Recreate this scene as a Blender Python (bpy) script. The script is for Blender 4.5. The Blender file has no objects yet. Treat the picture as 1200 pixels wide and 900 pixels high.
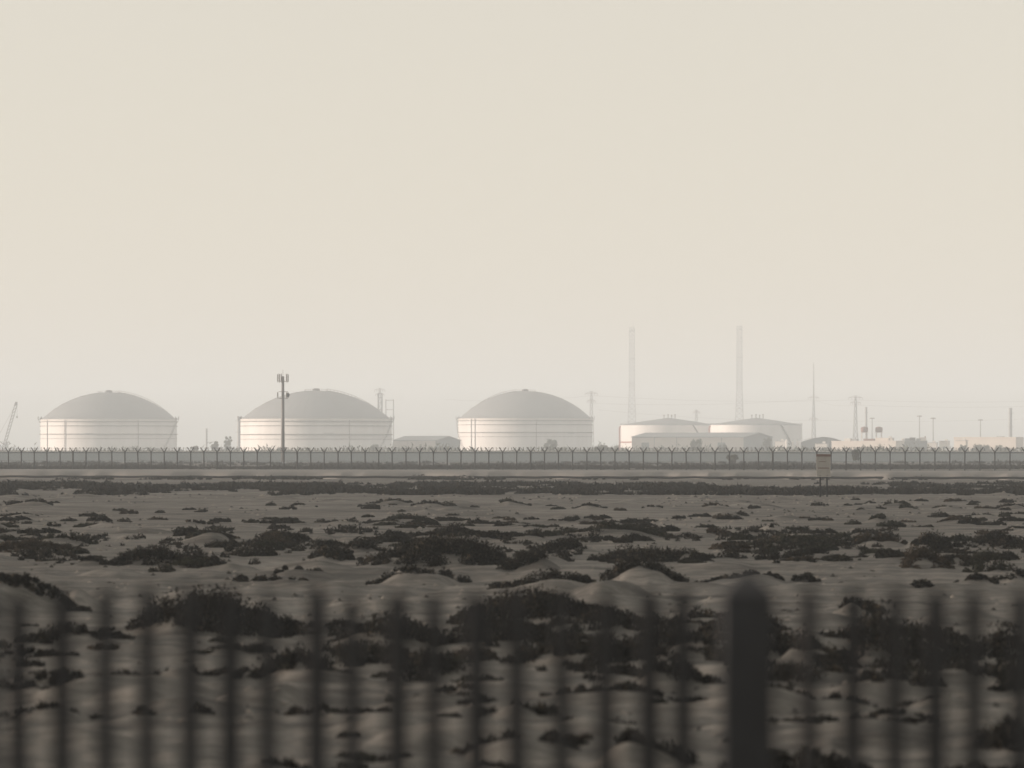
import bpy, math, random
import numpy as np
from mathutils import Vector, Matrix

R = math.radians
random.seed(7)
rng = np.random.default_rng(11)
sc = bpy.context.scene
col = sc.collection

# ------------------------------------------------------------------ camera
CAMZ, FPX, HY = 3.06, 4500.0, 528.0        # eye height, focal length in photo pixels, horizon row
cd = bpy.data.cameras.new('camera')
cam = bpy.data.objects.new('camera', cd)
col.objects.link(cam)
cam.location = (0, 0, CAMZ)
cam.rotation_euler = (math.pi / 2, 0, 0)
cd.lens = 135
cd.sensor_width = 36
cd.shift_y = 78 / 1200
cd.clip_start = 0.1
cd.clip_end = 30000
cd.dof.use_dof = True
cd.dof.focus_distance = 300
cd.dof.aperture_fstop = 2.1
sc.camera = cam

# ------------------------------------------------------------------ sky, sun, exposure
SUN_EL, SUN_AZ = 5.0, 2.0                   # low sun, straight off to the left
w = bpy.data.worlds.new('World')
sc.world = w
w.use_nodes = True
nt = w.node_tree
sky = nt.nodes.new('ShaderNodeTexSky')
sky.sky_type = 'NISHITA'
sky.sun_disc = False
sky.sun_elevation = R(SUN_EL)
sky.sun_rotation = R(-90 - SUN_AZ)
sky.dust_density = 1.0
sky.air_density = 1.0
dusty = nt.nodes.new('ShaderNodeMixRGB')    # an even veil of dust over the whole sky
dusty.inputs[0].default_value = 0.8
dusty.inputs[2].default_value = (4.0, 3.62, 3.14, 1)
nt.links.new(sky.outputs[0], dusty.inputs[1])
nt.links.new(dusty.outputs[0], nt.nodes['Background'].inputs[0])
nt.nodes['Background'].inputs[1].default_value = 0.1

sl = bpy.data.lights.new('sun', 'SUN')
sl.energy = 4.2
sl.angle = R(2.0)
sl.color = (1.0, 0.80, 0.66)
so = bpy.data.objects.new('sun', sl)
col.objects.link(so)
e_, a_ = R(SUN_EL), R(SUN_AZ)
so.rotation_euler = Vector((math.cos(e_) * math.cos(a_), -math.sin(a_) * math.cos(e_), -math.sin(e_))).to_track_quat('-Z', 'Y').to_euler()

sc.view_settings.view_transform = 'Standard'
sc.view_settings.look = 'None'
sc.view_settings.exposure = 0.97
sc.view_settings.gamma = 1.0
sc.cycles.use_denoising = True
sc.cycles.max_bounces = 10
sc.cycles.volume_bounces = 5
sc.cycles.diffuse_bounces = 3

# ------------------------------------------------------------------ helpers
def PX(px, Y):
    return (px - 600.0) / FPX * Y
def PZ(py, Y):
    return CAMZ - (py - HY) / FPX * Y
def YG(py):
    return CAMZ * FPX / (py - HY)            # distance of flat ground seen at that row

def tag(o, label=None, cat=None, group=None, kind=None):
    if label: o['label'] = label
    if cat: o['category'] = cat
    if group: o['group'] = group
    if kind: o['kind'] = kind
    return o
def empty(name, loc, rz=0.0):
    o = bpy.data.objects.new(name, None)
    col.objects.link(o)
    o.location = loc
    o.rotation_euler = (0, 0, rz)
    o.empty_display_size = 0.2
    return o
def link(name, me, parent=None, loc=None):
    o = bpy.data.objects.new(name, me)
    col.objects.link(o)
    if parent is not None: o.parent = parent
    if loc is not None: o.location = loc
    return o

class MB:
    def __init__(s):
        s.v, s.f = [], []
    def add(s, v, f):
        n = len(s.v)
        s.v += [tuple(p) for p in v]
        s.f += [tuple(i + n for i in q) for q in f]
        return s
    def box(s, c, d, rz=0.0):
        x, y, z = d[0] / 2, d[1] / 2, d[2] / 2
        ca, sa = math.cos(rz), math.sin(rz)
        vs = []
        for sx, sy, sz in ((-1,-1,-1),(1,-1,-1),(1,1,-1),(-1,1,-1),(-1,-1,1),(1,-1,1),(1,1,1),(-1,1,1)):
            a, b = sx * x, sy * y
            vs.append((c[0] + a * ca - b * sa, c[1] + a * sa + b * ca, c[2] + sz * z))
        return s.add(vs, ((0,3,2,1),(4,5,6,7),(0,1,5,4),(1,2,6,5),(2,3,7,6),(3,0,4,7)))
    def tube(s, a, b, r0, r1=None, n=6, caps=True):
        r1 = r0 if r1 is None else r1
        a, b = Vector(a), Vector(b)
        d = (b - a)
        if d.length < 1e-6: return s
        d.normalize()
        u = d.orthogonal().normalized()
        t = d.cross(u)
        vs = []
        for p, r in ((a, r0), (b, r1)):
            for i in range(n):
                k = 2 * math.pi * (i + .5) / n
                vs.append(p + u * (r * math.cos(k)) + t * (r * math.sin(k)))
        fs = [(i, (i + 1) % n, n + (i + 1) % n, n + i) for i in range(n)]
        if caps: fs += [tuple(range(n))[::-1], tuple(range(n, 2 * n))]
        return s.add(vs, fs)
    def path(s, pts, r, n=5):
        for a, b in zip(pts[:-1], pts[1:]): s.tube(a, b, r, r, n, False)
        return s
    def lathe(s, prof, n=96, a0=0.0, a1=2 * math.pi):
        closed = abs(a1 - a0 - 2 * math.pi) < 1e-6
        m = n if closed else n + 1
        vs = []
        for r, z in prof:
            for i in range(m):
                k = a0 + (a1 - a0) * i / n
                vs.append((r * math.cos(k), r * math.sin(k), z))
        fs = []
        for j in range(len(prof) - 1):
            for i in range(n):
                i2 = (i + 1) % m
                fs.append((j * m + i, j * m + i2, (j + 1) * m + i2, (j + 1) * m + i))
        return s.add(vs, fs)
    def mesh(s, name, mat, smooth=False):
        me = bpy.data.meshes.new(name)
        me.from_pydata(s.v, [], s.f)
        me.materials.append(mat)
        if smooth: me.polygons.foreach_set('use_smooth', [True] * len(me.polygons))
        me.update()
        return me
    def build(s, name, mat, parent=None, loc=None, smooth=False):
        return link(name, s.mesh(name, mat, smooth), parent, loc)

def np_mesh(name, V, F, mat, smooth=False):
    me = bpy.data.meshes.new(name)
    k = F.shape[1]
    me.vertices.add(len(V)); me.loops.add(F.size); me.polygons.add(len(F))
    me.vertices.foreach_set('co', np.ascontiguousarray(V, dtype=np.float32).ravel())
    me.loops.foreach_set('vertex_index', np.ascontiguousarray(F, dtype=np.int32).ravel())
    me.polygons.foreach_set('loop_start', np.arange(0, F.size, k, dtype=np.int32))
    me.polygons.foreach_set('loop_total', np.full(len(F), k, dtype=np.int32))
    if smooth: me.polygons.foreach_set('use_smooth', np.ones(len(F), dtype=bool))
    me.materials.append(mat)
    me.update(calc_edges=True)
    return me

# ------------------------------------------------------------------ materials
def material(name, c, rough=0.8, var=None, scale=1.0, amount=0.5, bump=0.0, bscale=None, metal=0.0, spec=0.3, stretch=None, detail=6):
    m = bpy.data.materials.new(name)
    m.use_nodes = True
    n = m.node_tree
    b = n.nodes['Principled BSDF']
    b.inputs['Roughness'].default_value = rough
    b.inputs['Metallic'].default_value = metal
    b.inputs['Specular IOR Level'].default_value = spec
    b.inputs['Base Color'].default_value = (*c, 1)
    tc = n.nodes.new('ShaderNodeTexCoord')
    src = tc.outputs['Object']
    if stretch:
        mp = n.nodes.new('ShaderNodeMapping')
        mp.inputs['Scale'].default_value = stretch
        n.links.new(src, mp.inputs[0])
        src = mp.outputs[0]
    if var:
        t = n.nodes.new('ShaderNodeTexNoise')
        t.inputs['Scale'].default_value = scale
        t.inputs['Detail'].default_value = detail
        t.inputs['Roughness'].default_value = 0.6
        n.links.new(src, t.inputs['Vector'])
        r = n.nodes.new('ShaderNodeValToRGB')
        r.color_ramp.elements[0].position = 0.5 - amount / 2
        r.color_ramp.elements[1].position = 0.5 + amount / 2
        r.color_ramp.elements[0].color = (*var, 1)
        r.color_ramp.elements[1].color = (*c, 1)
        n.links.new(t.outputs['Fac'], r.inputs[0])
        n.links.new(r.outputs[0], b.inputs['Base Color'])
    if bump:
        t2 = n.nodes.new('ShaderNodeTexNoise')
        t2.inputs['Scale'].default_value = bscale or scale * 4
        t2.inputs['Detail'].default_value = 8
        n.links.new(src, t2.inputs['Vector'])
        bp = n.nodes.new('ShaderNodeBump')
        bp.inputs['Strength'].default_value = bump
        n.links.new(t2.outputs['Fac'], bp.inputs['Height'])
        n.links.new(bp.outputs[0], b.inputs['Normal'])
    return m

def sand_material():
    m = bpy.data.materials.new('sand')
    m.use_nodes = True
    n = m.node_tree
    b = n.nodes['Principled BSDF']
    b.inputs['Roughness'].default_value = 0.95
    b.inputs['Specular IOR Level'].default_value = 0.1
    g = n.nodes.new('ShaderNodeNewGeometry')
    def noise(scale, det, stretch=None, rough=.6):
        src = g.outputs['Position']
        if stretch:
            mp = n.nodes.new('ShaderNodeMapping'); mp.inputs['Scale'].default_value = stretch
            n.links.new(src, mp.inputs[0]); src = mp.outputs[0]
        t = n.nodes.new('ShaderNodeTexNoise')
        t.inputs['Scale'].default_value = scale; t.inputs['Detail'].default_value = det
        t.inputs['Roughness'].default_value = rough
        n.links.new(src, t.inputs['Vector'])
        return t.outputs['Fac']
    def ramp(f, a, bb, p0, p1):
        r = n.nodes.new('ShaderNodeValToRGB')
        r.color_ramp.elements[0].position = p0; r.color_ramp.elements[1].position = p1
        r.color_ramp.elements[0].color = (*a, 1); r.color_ramp.elements[1].color = (*bb, 1)
        n.links.new(f, r.inputs[0]); return r.outputs[0]
    def mix(a, bb, f, mode='MIX'):
        x = n.nodes.new('ShaderNodeMixRGB'); x.blend_type = mode
        if isinstance(f, float): x.inputs[0].default_value = f
        else: n.links.new(f, x.inputs[0])
        n.links.new(a, x.inputs[1]); n.links.new(bb, x.inputs[2]); return x.outputs[0]
    big = ramp(noise(.09, 5), (.100, .098, .094), (.158, .155, .149), .35, .65)
    crust = ramp(noise(.5, 8, (.22, 2.0, 1)), (.42, .41, .40), (1.25, 1.22, 1.16), .36, .6)      # wind-laid streaks of grit and crust
    fine = ramp(noise(6, 8, (.35, 1.6, 1), .7), (.45, .45, .45), (1.35, 1.35, 1.35), .35, .68)
    c = mix(big, crust, .8, 'MULTIPLY')
    c = mix(c, fine, .7, 'MULTIPLY')
    n.links.new(c, b.inputs['Base Color'])
    bp = n.nodes.new('ShaderNodeBump'); bp.inputs['Strength'].default_value = .5; bp.inputs['Distance'].default_value = .06
    n.links.new(noise(3.0, 9, (.5, 1.4, 1), .65), bp.inputs['Height'])
    n.links.new(bp.outputs[0], b.inputs['Normal'])
    return m

def foliage_material(name, a, bb):
    m = bpy.data.materials.new(name)
    m.use_nodes = True
    n = m.node_tree
    b = n.nodes['Principled BSDF']
    b.inputs['Roughness'].default_value = 0.9
    b.inputs['Specular IOR Level'].default_value = 0.12
    g = n.nodes.new('ShaderNodeNewGeometry')
    t = n.nodes.new('ShaderNodeTexNoise'); t.inputs['Scale'].default_value = 2.2; t.inputs['Detail'].default_value = 4
    n.links.new(g.outputs['Position'], t.inputs['Vector'])
    r = n.nodes.new('ShaderNodeValToRGB')
    r.color_ramp.elements[0].position = .35; r.color_ramp.elements[1].position = .68
    r.color_ramp.elements[0].color = (*a, 1); r.color_ramp.elements[1].color = (*bb, 1)
    n.links.new(t.outputs['Fac'], r.inputs[0])
    n.links.new(r.outputs[0], b.inputs['Base Color'])
    return m

M = {}
M['sand'] = sand_material()
M['road'] = material('graded_sand', (.21, .205, .196), .95, (.14, .136, .13), .25, .4, .3, 2, spec=.1, stretch=(.3, 1.5, 1))
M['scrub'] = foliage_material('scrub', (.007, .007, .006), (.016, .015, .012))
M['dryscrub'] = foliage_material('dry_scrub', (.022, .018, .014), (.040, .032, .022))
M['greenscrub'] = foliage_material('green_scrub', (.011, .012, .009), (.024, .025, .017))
M['straw'] = foliage_material('dry_twigs', (.030, .026, .020), (.060, .051, .038))
M['tree'] = foliage_material('tree_leaves', (.040, .048, .030), (.070, .078, .048))
M['twig'] = material('twig_bark', (.05, .04, .03), .9, (.03, .024, .018), 6)
M['galv'] = material('dull_galvanised_steel', (.014, .015, .016), .65, (.009, .0095, .010), 1.5, .5, metal=.2)
M['wire'] = material('wire', (.035, .037, .039), .6)
M['strainer'] = material('dark_painted_steel', (.010, .011, .012), .7, (.007, .0075, .008), 2)
M['nearsteel'] = material('near_fence_steel', (.042, .044, .049), .7, (.030, .031, .034), 9, .5, .2, 60)
M['tank'] = material('white_tank_paint', (.82, .82, .82), .55, (.68, .67, .66), .22, .55, .05, .6, stretch=(1, 1, .12))
M['girder'] = material('weathered_girder', (.20, .195, .19), .7, (.14, .13, .125), .3)
M['dome'] = material('grey_dome_paint', (.29, .305, .315), .6, (.235, .247, .256), .05, .6, .05, .6)
M['rim'] = material('pale_rim_paint', (.70, .68, .66), .6, (.55, .53, .51), .4)
M['pipe'] = material('pipe_steel', (.30, .28, .27), .6, (.2, .18, .17), .6)
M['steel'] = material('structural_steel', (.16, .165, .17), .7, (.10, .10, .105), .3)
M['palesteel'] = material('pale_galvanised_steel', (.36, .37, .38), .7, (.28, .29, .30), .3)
M['plate'] = material('faded_plate', (.30, .31, .33), .7)
M['redpipe'] = material('red_oxide_paint', (.34, .10, .075), .65, (.24, .075, .06), .3)
M['wall'] = material('concrete_wall', (.34, .385, .41), .9, (.26, .295, .315), .12, .6, .2, 1.0)
M['coping'] = material('white_coping', (.62, .61, .59), .8, (.48, .47, .45), .3)
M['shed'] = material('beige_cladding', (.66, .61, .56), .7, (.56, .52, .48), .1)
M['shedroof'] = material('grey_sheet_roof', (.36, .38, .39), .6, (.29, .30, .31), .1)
M['shedend'] = material('blue_grey_shade_cladding', (.20, .225, .24), .7, (.15, .17, .18), .1)  # blue-grey cladding; on the shed gables this colour paints in their shade
M['beige'] = material('beige_render', (.74, .69, .64), .85, (.62, .57, .52), .15)
M['darkopen'] = material('dark_opening', (.05, .05, .052), .5)
M['white'] = material('white_vessel_paint', (.75, .73, .70), .5, (.62, .6, .57), .2)
M['rust'] = material('red_brown_paint', (.22, .12, .10), .8, (.16, .09, .08), .4)
M['board'] = material('faded_sign_board', (.38, .365, .34), .85, (.30, .288, .27), 2.5, .5)
M['header'] = material('faded_red_header', (.20, .135, .12), .85, (.15, .105, .095), 8)
M['faded'] = material('faded_red_print', (.155, .105, .09), .85)
M['glass'] = material('dark_glazing', (.06, .07, .08), .25, spec=.5)

# ------------------------------------------------------------------ noise and terrain
def make_noise(seed, n=256):
    g = np.random.default_rng(seed).random((n, n))
    def f(x, y):
        xi = np.floor(x).astype(int); yi = np.floor(y).astype(int)
        fx = x - xi; fy = y - yi
        fx = fx * fx * (3 - 2 * fx); fy = fy * fy * (3 - 2 * fy)
        a = g[xi % n, yi % n]; b = g[(xi + 1) % n, yi % n]; c = g[xi % n, (yi + 1) % n]; d = g[(xi + 1) % n, (yi + 1) % n]
        return (a + (b - a) * fx) * (1 - fy) + (c + (d - c) * fx) * fy - .5
    return f
N1, N2, N3 = make_noise(1), make_noise(2), make_noise(3)
def fbm(x, y, f, o=4):
    r = 0; a = 1.0
    for i in range(o):
        r = r + a * f(x * 2 ** i + 17.3 * i, y * 2 ** i + 9.1 * i); a *= .5
    return r

# Hummocks: (x0, x1, crest row, foot row, cover) measured on the photograph; cover says where the plants grow:
# d dense, c along the crest, r crest and right flank, l crest and left flank, s bare sand, p plants on flat ground
H_TXT = """
-60 92 664 722 r|158 352 687 746 d|28 138 726 758 d|-30 60 748 772 d|270 356 716 738 r|356 420 724 742 c|
-20 110 772 806 d|95 200 780 806 d|185 250 768 798 c|236 330 778 797 d|305 412 752 798 d|8 108 819 840 c|226 246 825 836 p|160 176 830 838 p|338 358 828 836 p|366 400 830 834 p|
286 398 880 908 d|398 540 720 760 d|396 500 757 780 d|462 550 758 797 r|532 752 686 735 d|520 700 736 762 d|600 752 736 784 d|715 812 718 770 d|735 835 768 806 r|
515 560 797 810 p|500 575 806 822 c|570 645 812 842 c|640 815 798 822 c|540 680 848 882 c|660 748 828 852 c|715 812 850 894 c|400 460 826 834 p|424 478 872 884 p|548 645 886 910 d|
800 850 712 724 p|796 842 730 742 c|820 925 713 745 d|850 930 736 775 d|920 1000 728 776 d|976 1032 693 722 r|985 1095 713 780 d|1085 1150 735 765 d|1145 1230 724 772 d|
915 1010 776 800 c|936 1014 810 828 c|1010 1110 776 812 d|1100 1180 770 800 r|1160 1230 770 812 d|890 1090 842 856 c|1062 1130 806 824 c|1145 1220 830 878 d|800 835 778 806 r|
838 1022 872 912 d|1100 1230 882 914 d|880 960 800 828 l|700 770 800 812 p|1020 1080 826 846 c|
427 602 627 664 d|440 545 655 684 c|585 705 668 692 c|690 792 649 684 r|700 790 640 658 p|640 700 630 648 d|590 650 640 668 l|
318 378 658 674 c|358 420 640 658 d|272 326 638 652 p|276 290 672 681 p|298 327 668 681 p|334 360 674 681 p|
-20 95 632 648 d|88 130 650 662 c|130 215 636 662 d|210 272 644 664 d|180 200 660 671 p|40 108 622 640 c|-10 24 620 630 d|212 280 624 637 s|215 275 622 634 c|292 345 622 640 d|
400 450 625 648 d|545 570 640 658 p|600 640 620 634 d|740 830 644 657 p|800 822 640 657 d|844 870 640 656 p|875 918 632 652 d|922 958 650 659 p|964 1004 650 659 p|
820 926 667 684 c|932 960 668 683 r|1042 1112 636 666 d|1104 1146 642 664 d|1136 1182 632 670 d|1070 1090 676 688 p|1118 1165 668 686 c|1160 1215 664 682 c|1005 1060 660 668 s|
1000 1060 622 640 d|1060 1130 624 642 d|1130 1200 622 640 d|870 1000 624 640 d|640 780 612 630 c|480 600 614 632 d|660 760 676 700 s|40 130 690 716 s
"""
hum = []
for ent in H_TXT.replace('\n', '').split('|'):
    a = ent.split()
    if len(a) == 5: hum.append((float(a[0]), float(a[1]), float(a[2]), float(a[3]), a[4]))
# smaller ones, one by one, on the pale flats further out (centre, foot row, width, height)
S_TXT = """
35 593 46 11 c|20 606 42 7 c|80 611 18 6 p|115 613 30 12 d|145 612 14 5 p|185 610 18 5 p|15 616 12 6 p|32 617 10 5 p|63 617 12 6 p|232 615 30 7 c|250 613 14 6 p|295 612 18 6 p|325 612 12 7 p|337 612 10 7 p|353 615 20 7 d|376 613 14 7 p|389 614 14 6 p|
355 594 30 6 c|187 601 12 5 p|236 600 12 5 p|437 591 14 4 c|460 591 34 9 c|502 594 38 8 c|527 593 12 6 p|598 593 40 10 r|645 594 12 5 p|690 596 38 7 c|763 596 24 5 c|
474 613 64 13 d|500 614 16 6 p|410 613 20 6 p|430 614 12 5 p|448 615 10 5 p|560 613 24 10 d|548 617 14 5 p|600 614 18 6 p|620 609 18 7 p|648 618 14 7 p|657 611 24 9 d|700 611 20 8 c|718 617 30 11 r|755 618 16 8 p|765 611 14 5 p|
840 595 30 7 c|960 593 18 6 p|1030 596 16 5 p|1047 593 34 8 r|1062 598 24 8 r|1010 598 12 4 p|1113 596 34 6 c|1182 596 42 8 c|1100 605 22 8 p|1122 613 44 9 c|1036 613 38 13 d|1178 605 12 6 p|1196 604 12 6 p|1180 622 12 6 p|945 609 14 4 p|972 611 12 5 p|1000 615 20 5 p|1065 613 16 7 p|
840 627 38 13 d|885 627 38 9 c|806 629 22 9 p|948 626 18 7 p|976 627 20 7 p|1012 629 34 11 c|1148 611 18 5 p|1085 618 20 5 p|900 612 12 4 p|870 604 12 4 p|
"""
for ent in S_TXT.replace('\n', '').split('|'):
    a = ent.split()
    if len(a) == 5:
        c, b, wd, h = map(float, a[:4])
        hum.append((c - wd / 2, c + wd / 2, b - h, b, a[4]))

mounds = []        # (x, y, rx, ry, height, foot distance, plant height, cover, photo row)
for x0, x1, t, b, cv in hum:
    Yf = YG(b)
    s = Yf / FPX
    rx = (x1 - x0) / 2 * s
    ry = min(max(rx * .9, .35), 2.6)
    Yc = Yf + ry * .75
    H = max(CAMZ - (t - HY) / FPX * Yc, .12)
    if cv == 's': p = 0.0
    elif cv == 'p': p = H
    elif cv == 'd': p = min(.5, H * .55)
    else: p = min(.26, H * .45)
    mounds.append([PX((x0 + x1) / 2, Yc), Yc, rx * 1.06, ry, max(H - p, 0.0) * 1.05, Yf, p, cv, b])
# unnamed low swells between them
sw = []
for i in range(480):
    Y = 40 + 300 * random.random() ** 1.1
    r = random.uniform(.3, .95) * (0.8 + Y / 700)
    sw.append((random.uniform(-.18, .18) * Y, Y, r * 1.3, r, r * random.uniform(.10, .36) * (1 if Y < 150 else .7), 0, 0, 's', 0))

def height(x, y):
    x = np.asarray(x, float); y = np.asarray(y, float)
    z = fbm(x * .05, y * .05, N1, 4) * .07 + fbm(x * .5, y * .5, N2, 3) * .08 + fbm(x * 2.1, y * 1.7, N3, 3) * .075 * np.clip((150 - y) / 60, 0, 1)
    k = np.clip((y - 8) / 20, 0, 1) * np.clip((520 - y) / 140, 0.06, 1)
    z = z * k
    wx = x + fbm(x * .9, y * .9, N3, 3) * .55
    wy = y + fbm(x * .9 + 40, y * .9, N1, 3) * .7
    for m in list(mounds) + sw:
        if m[4] <= 0: continue
        msk = (np.abs(x - m[0]) < m[2] * 1.35 + .5) & (np.abs(y - m[1]) < m[3] * 1.35 + .6)
        if not msk.any(): continue
        q = ((wx[msk] - m[0]) / m[2]) ** 2 + ((wy[msk] - m[1]) / m[3]) ** 2
        h = m[4] * np.clip(1 - np.sqrt(q) ** 1.6, 0, 1) ** 1.05
        zz = z[msk]
        z[msk] = np.where(h > 0, np.maximum(zz, zz * .4 + h), zz)
    return z

def ground_rows():
    rows = [-60, -30, -10, 0, 6, 12, 18]
    d = 22.0
    while d < 660:
        rows.append(d)
        d += min(max(d * d * .9 / 11750, .11), .62 if d < 360 else 3.0)
    rows += list(np.geomspace(672, 7850, 40))
    return np.array(rows)
rows = ground_rows()
NC = 470
u = np.linspace(-1, 1, NC)
u = np.sign(u) * (np.abs(u) * .72 + .28 * np.abs(u) ** 3)
GX = u[None, :] * (np.maximum(rows, 12)[:, None] * .215 + 7)
far = rows > 672
GX[far] = u[None, :] * np.linspace(150, 7000, far.sum())[:, None] ** 1.0
GX[-1] = u * 7000
GY = np.repeat(rows[:, None], NC, 1)
GZ = height(GX.ravel(), GY.ravel()).reshape(GX.shape)
GZ[far] = 0.0
nr = len(rows)
idx = np.arange(nr * NC).reshape(nr, NC)
F = np.stack([idx[:-1, :-1], idx[:-1, 1:], idx[1:, 1:], idx[1:, :-1]], -1).reshape(-1, 4)
ground = link('ground', np_mesh('ground', np.stack([GX, GY, GZ], -1).reshape(-1, 3), F, M['sand'], True))
tag(ground, kind='structure')

# the graded track along the fence: a low raised bed with a worn front edge
def track():
    n = 260
    V = []
    for i in range(n + 1):
        t = i / n
        px = -260 + 1720 * t
        yf = 425 - 23 * (px / 1200) + float(fbm(np.array([px * .03]), np.array([3.0]), N1, 3)[0]) * 5
        yb = 612 - 48 * (px / 1200)
        xs = PX(px, 500)
        zt = .30 + float(fbm(np.array([px * .05]), np.array([8.0]), N2, 3)[0]) * .12
        V += [(xs * yf / 500, yf, -.15), (xs * yf / 500, yf + .5, zt), (xs * (yf + yb) / 1000, (yf + yb) / 2, zt + .10), (xs * yb / 500, yb, .10)]
    Fq = []
    for i in range(n):
        for j in range(3):
            a = i * 4 + j
            Fq.append((a, a + 4, a + 5, a + 1))
    o = link('dirt_road', np_mesh('dirt_road', np.array(V), np.array(Fq), M['road'], False))
    tag(o, kind='structure')
track()
def roadside_line():  # a dark tube that draws the thin dark line along the road
    P = []
    for i in range(121):
        px = -260 + 1720 * i / 120
        yf = 425 - 23 * (px / 1200) - 2.2
        P.append((PX(px, yf), yf, .20 + .03 * math.sin(i * 1.7)))
    o = MB().path(P, .13, 8).build('roadside_line', M['strainer'])
    tag(o, 'thin dark line lying along the front edge of the dirt road', 'pipe')
roadside_line()

# ------------------------------------------------------------------ plants
def leaves(C, size, elong=2.2, up=.35):
    """one small random triangle for each centre"""
    n = len(C)
    d = rng.normal(size=(n, 3)); d[:, 2] = np.abs(d[:, 2]) + up
    d /= np.linalg.norm(d, axis=1)[:, None]
    o = np.cross(d, rng.normal(size=(n, 3)))
    o /= np.linalg.norm(o, axis=1)[:, None] + 1e-9
    s = (size * rng.uniform(.6, 1.4, n))[:, None]
    a = C - d * s * elong * .4 - o * s * .5
    b = C - d * s * elong * .4 + o * s * .5
    c = C + d * s * elong * .6
    V = np.stack([a, b, c], 1).reshape(-1, 3)
    return V, np.arange(3 * n).reshape(-1, 3)

def shrub_mass(m, name, mat, dens=1.0):
    """the plants over one hummock, rooted on the sand"""
    x0, y0, rx, ry, mh, Yf, p, cv, row = m
    px1 = Yf / FPX * 1.17                       # size of one rendered pixel there
    size = max(.042, px1 * 1.4)
    area = math.pi * rx * ry
    cover = {'d': 1.0, 'c': .45, 'r': .55, 'l': .55, 'p': 1.0}[cv]
    n_t = int(min(max(area * cover * 34 * dens, 14), 360))
    P = []
    tries = 0
    while len(P) < n_t and tries < n_t * 30:
        tries += 1
        a, b = random.uniform(-1.12, 1.12), random.uniform(-1.12, 1.12)
        q = a * a + b * b
        if q > 1.25: continue
        g = float(fbm(np.array([(x0 + a * rx) * 1.3 + 5]), np.array([(y0 + b * ry) * 1.3]), N2, 3)[0])
        if cv == 'd' and (g < (-.42 if row > 700 else -.16) + .14 * q or q > 1.0 + 1.0 * g): continue
        if cv in 'crl':
            side = {'c': 0, 'r': 1, 'l': -1}[cv]
            if cv == 'c' and not (-.16 + .1 * abs(a) < b < .62): continue
            if cv == 'r' and not (a > -.55 and b > -.16 + .2 * max(0, -a) and b < .6): continue
            if cv == 'l' and not (a < .55 and b > -.16 + .2 * max(0, a) and b < .6): continue
            if g < -.42: continue
        P.append((a, b, q))
    if not P: return None
    P = np.array(P)
    X = x0 + P[:, 0] * rx; Y = y0 + P[:, 1] * ry
    Z = height(X, Y)
    hh = p * (1.0 if cv in 'd' else 1.0) * np.sqrt(np.clip(1.05 - np.minimum(P[:, 2], 1) * (.85 if cv in 'dp' else .35), .06, 1)) * rng.uniform(.65, 1.15, len(P))
    hh = hh * np.clip(.92 + 1.1 * fbm(X * 1.5 + 31, Y * .8, N1, 2), .5, 1.6)
    hh = np.clip(hh, .05, None)
    rt = np.clip(hh * .75, .07, .30)
    nl = int(min(max(4.6 * max(area * cover, .3) / (size * size * 1.1) / len(P), 18), 100))
    k = np.repeat(np.arange(len(P)), nl)
    d = rng.normal(size=(len(k), 3)); d /= np.linalg.norm(d, axis=1)[:, None]
    rad = rng.random(len(k)) ** .45
    C = np.stack([X[k] + d[:, 0] * rad * rt[k], Y[k] + d[:, 1] * rad * rt[k], Z[k] - .02 + np.abs(d[:, 2]) * rad * hh[k]], 1)
    V, Fq = leaves(C, size, 1.6, .15)
    o0 = np.array([x0, y0, float(height(np.array([x0]), np.array([y0]))[0])])
    me = np_mesh(name, V - o0, Fq, mat)
    me.materials.append(M['straw'])               # dead twigs and dry tips among the leaves
    dry = rng.random(len(P)) < .06
    me.polygons.foreach_set('material_index', (dry[k] | (rng.random(len(k)) < .04)).astype(np.int32))
    return link(name, me, None, tuple(o0))

# how a place in the picture is called in a label
def place(px):
    for a, b, t in ((-999, 45, 'at picture edge near crane'), (45, 160, 'under the crane-side tank'), (160, 280, 'under the first gap between tanks'), (280, 345, 'under the phone mast'), (345, 465, 'under the widest tank'),
                    (465, 535, 'under the low shed'), (535, 640, 'under the last domed tank'), (640, 700, 'under the faint T pylon'), (700, 770, 'under the red-piped tank'), (770, 850, 'under the long shed'),
                    (850, 925, 'by the broad blurred post'), (925, 1000, 'under the notice board'), (1000, 1060, 'under the water tanks'), (1060, 1120, 'under the lamp masts'), (1120, 9999, 'under the flat-roofed block')):
        if a <= px < b: return t
def band(row):
    for a, t in ((600, 'just before far scrub belt'), (620, 'on the pale flat'), (648, 'in the middle scrub'), (668, 'at the middle scrub edge'), (692, 'on the open sand'), (748, 'in the big hummock row'),
                 (784, 'below the big hummocks'), (815, 'under the dark tangle'), (860, 'on near bare sand'), (9999, 'at the bottom edge')):
        if row < a: return t
look = {'d': ('dense dark shrub mat', 'hummock_shrub'), 'c': ('thin dark crest shrub', 'crest_shrub'), 'r': ('dark shrub trailing downhill', 'trailing_shrub'), 'l': ('dark shrub trailing downhill', 'trailing_shrub'), 'p': ('small dark shrub', 'low_shrub')}
special = {(158, 746): 'big rounded dark shrub hummock under the sunlit domed tank, tallest of its row', (532, 735): 'broad dark shrub hummock standing highest before the railings, midway along the row',
           (-60, 722): 'tall sand mound crest edged by a dark shrub at the picture edge', (427, 664): 'large dark shrub mass with pale sand apron in the middle scrub band',
           (1070, 688): 'lone dark round shrub on open sand below the slim lamp masts', (298, 681): 'larger of the two lone dark shrubs on open sand below the phone mast',
           (276, 681): 'smaller round lone shrub on open sand below the phone mast', (286, 908): 'dark shrub top rising from the bottom edge under the phone mast'}
used = {}
shrubs = []
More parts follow.
